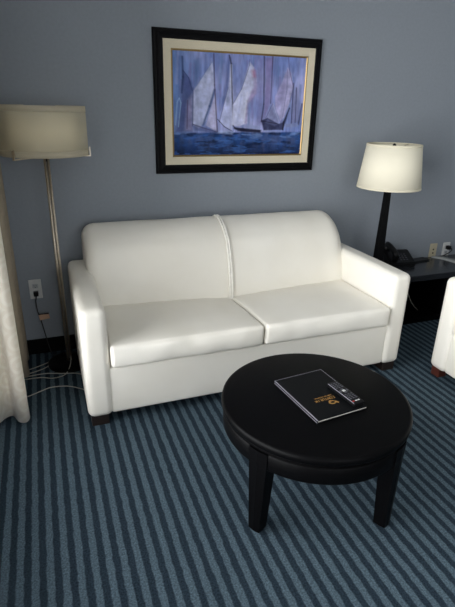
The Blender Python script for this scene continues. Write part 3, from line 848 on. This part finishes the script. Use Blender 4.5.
cord('loose_cord', [(-.25, 2.68, Z+.008), (-.12, 2.69, Z+.008), (-.02, 2.66, Z+.008), (.06, 2.65, Z), (.16, 2.575, Z), (.3, 2.55, Z)][:4]+[(.11, 2.612, Z), (.165, 2.585, Z), (.28, 2.56, Z)], .0027, M['cordpale'], 'pale cord on the floor running from the curtain straight under the sofa')
cord('loose_cord', [(-.25, 2.46, Z), (-.19, 2.485, Z), (-.133, 2.515, Z), (-.08, 2.535, Z), (.005, 2.518, Z), (.072, 2.468, Z), (.13, 2.41, Z), (.2, 2.385, Z), (.32, 2.40, Z)], .0027, M['cordpale'], 'pale cord arching across the carpet from the curtain to the sofa, frontmost')
cord('charger_cord', [(2.50, 2.90, .30), (2.53, 2.86, .26), (2.56, 2.80, .20), (2.60, 2.76, .1), (2.66, 2.75, .0405)][:5], .0028, M['cordpale'], 'thin pale cord hanging in the dark space under the end table')

# ------------------------------------------------------------------ curtain
def curtain(path, z0, z1, th, nz=14, sway=.012):
    bm = bmesh.new(); uvl = bm.loops.layers.uv.new('UVMap')
    P = catmull([(x, y, 0) for x, y in path], 10)
    s = [0]
    for a, b2 in zip(P, P[1:]): s.append(s[-1]+(b2-a).length)
    def off(sgn):
        rows = []
        for k in range(nz+1):
            z = z0+(z1-z0)*k/nz; row = []
            for i, p in enumerate(P):
                t = (P[min(i+1, len(P)-1)]-P[max(i-1, 0)]).normalized(); n_ = Vector((-t.y, t.x, 0))
                f = 1-k/nz
                d = Vector((sway*f*math.sin(s[i]*9), sway*f*math.cos(s[i]*7), 0))
                zz = z+(.008*math.sin(s[i]*14) if k == 0 else 0)
                row.append((bm.verts.new(Vector((p.x, p.y, zz))+n_*th*sgn/2+d), s[i], z))
            rows.append(row)
        return rows
    F, B = off(1), off(-1)
    def face(q):
        f = bm.faces.new([v[0] for v in q])
        for l, v in zip(f.loops, q): l[uvl].uv = (v[1], v[2])
    for R in (F, B):
        for a, b2 in zip(R, R[1:]):
            for i in range(len(a)-1): face((a[i], a[i+1], b2[i+1], b2[i]))
    n = len(P)-1
    for k in range(nz):
        face((F[k][0], F[k+1][0], B[k+1][0], B[k][0])); face((F[k][n], F[k+1][n], B[k+1][n], B[k][n]))
    for i in range(n):
        face((F[0][i], F[0][i+1], B[0][i+1], B[0][i])); face((F[nz][i], F[nz][i+1], B[nz][i+1], B[nz][i]))
    bmesh.ops.recalc_face_normals(bm, faces=bm.faces)
    return bm
ctn = thing('curtain', (-.30, 2.4, 0), 'off-white damask curtain hanging to the floor at the left edge of the photo', 'curtain')
f_path = [(-0.425, 2.320), (-0.400, 2.250), (-0.348, 2.230), (-0.318, 2.275), (-0.283, 2.295), (-0.250, 2.245), (-0.213, 2.235), (-0.193, 2.275), (-0.203, 2.340), (-0.258, 2.370), (-0.318, 2.390), (-0.278, 2.440), (-0.223, 2.470), (-0.228, 2.520), (-0.298, 2.540)]
child_abs(obj('drape', curtain(f_path, .02, 2.42, .004), M['curtain'], None, True), ctn)
l_path = [(-.38, 2.58), (-.30, 2.60), (-.22, 2.64), (-.205, 2.70), (-.26, 2.74), (-.31, 2.77), (-.25, 2.81), (-.20, 2.85), (-.20, 2.90), (-.25, 2.93), (-.34, 2.94)]
child_abs(obj('lining', curtain(l_path, .03, 2.42, .004, sway=.006), M['lining'], None, True), ctn)
bm = bmesh.new(); tube(bm, [(-.36, -2.2, 2.43), (-.36, 2.95, 2.43)], .012, 12)
cr = child_abs(obj('curtain_track', bm, M['nickel'], None, True), ctn)

# ------------------------------------------------------------------ light
def area(name, loc, rot, sx, sy, power, col=(1, 1, 1)):
    l = bpy.data.lights.new(name, 'AREA'); l.shape = 'RECTANGLE'; l.size = sx; l.size_y = sy; l.energy = power; l.color = col
    o = bpy.data.objects.new(name, l); COL.objects.link(o); o.location = loc; o.rotation_euler = rot; return o
area('daylight_and_fill', (LX-.2, (WY0+WY1)/2, (WZ0+WZ1)/2), (0, -PI/2, 0), WZ1-WZ0+.1, WY1-WY0+.1, 275, (.97, .985, 1))
area('daylight_and_fill', ((GX0+GX1)/2, FY-.2, (GZ0+GZ1)/2), (PI/2, 0, 0), GX1-GX0+.1, GZ1-GZ0+.1, 50, (.97, .985, 1))  # added fill from behind the camera, brightening lamp shade and sofa front
w = bpy.data.worlds.new('World'); S.world = w; w.use_nodes = True
w.node_tree.nodes['Background'].inputs[0].default_value = (.7, .8, .95, 1); w.node_tree.nodes['Background'].inputs[1].default_value = .6

# ------------------------------------------------------------------ camera
yaw, pitch, roll, fpx = .36543174, .38870948, .02328176, 482.94
fw = Vector((math.sin(yaw)*math.cos(pitch), math.cos(yaw)*math.cos(pitch), -math.sin(pitch)))
r0 = Vector((math.cos(yaw), -math.sin(yaw), 0)); u0 = r0.cross(fw)
rt = r0*math.cos(roll)+u0*math.sin(roll); up = -r0*math.sin(roll)+u0*math.cos(roll)
cam = bpy.data.cameras.new('camera'); co = bpy.data.objects.new('camera', cam); COL.objects.link(co)
cam.sensor_fit = 'VERTICAL'; cam.sensor_height = 24; cam.lens = fpx/607*24; cam.clip_start = .02
co.matrix_world = Matrix(((rt.x, up.x, -fw.x, 0), (rt.y, up.y, -fw.y, 0), (rt.z, up.z, -fw.z, 1.5), (0, 0, 0, 1)))
S.camera = co
vs_ = S.view_settings
vs_.view_transform = 'Standard'; vs_.look = 'None'; vs_.exposure = 0; vs_.gamma = 1; vs_.use_curve_mapping = False
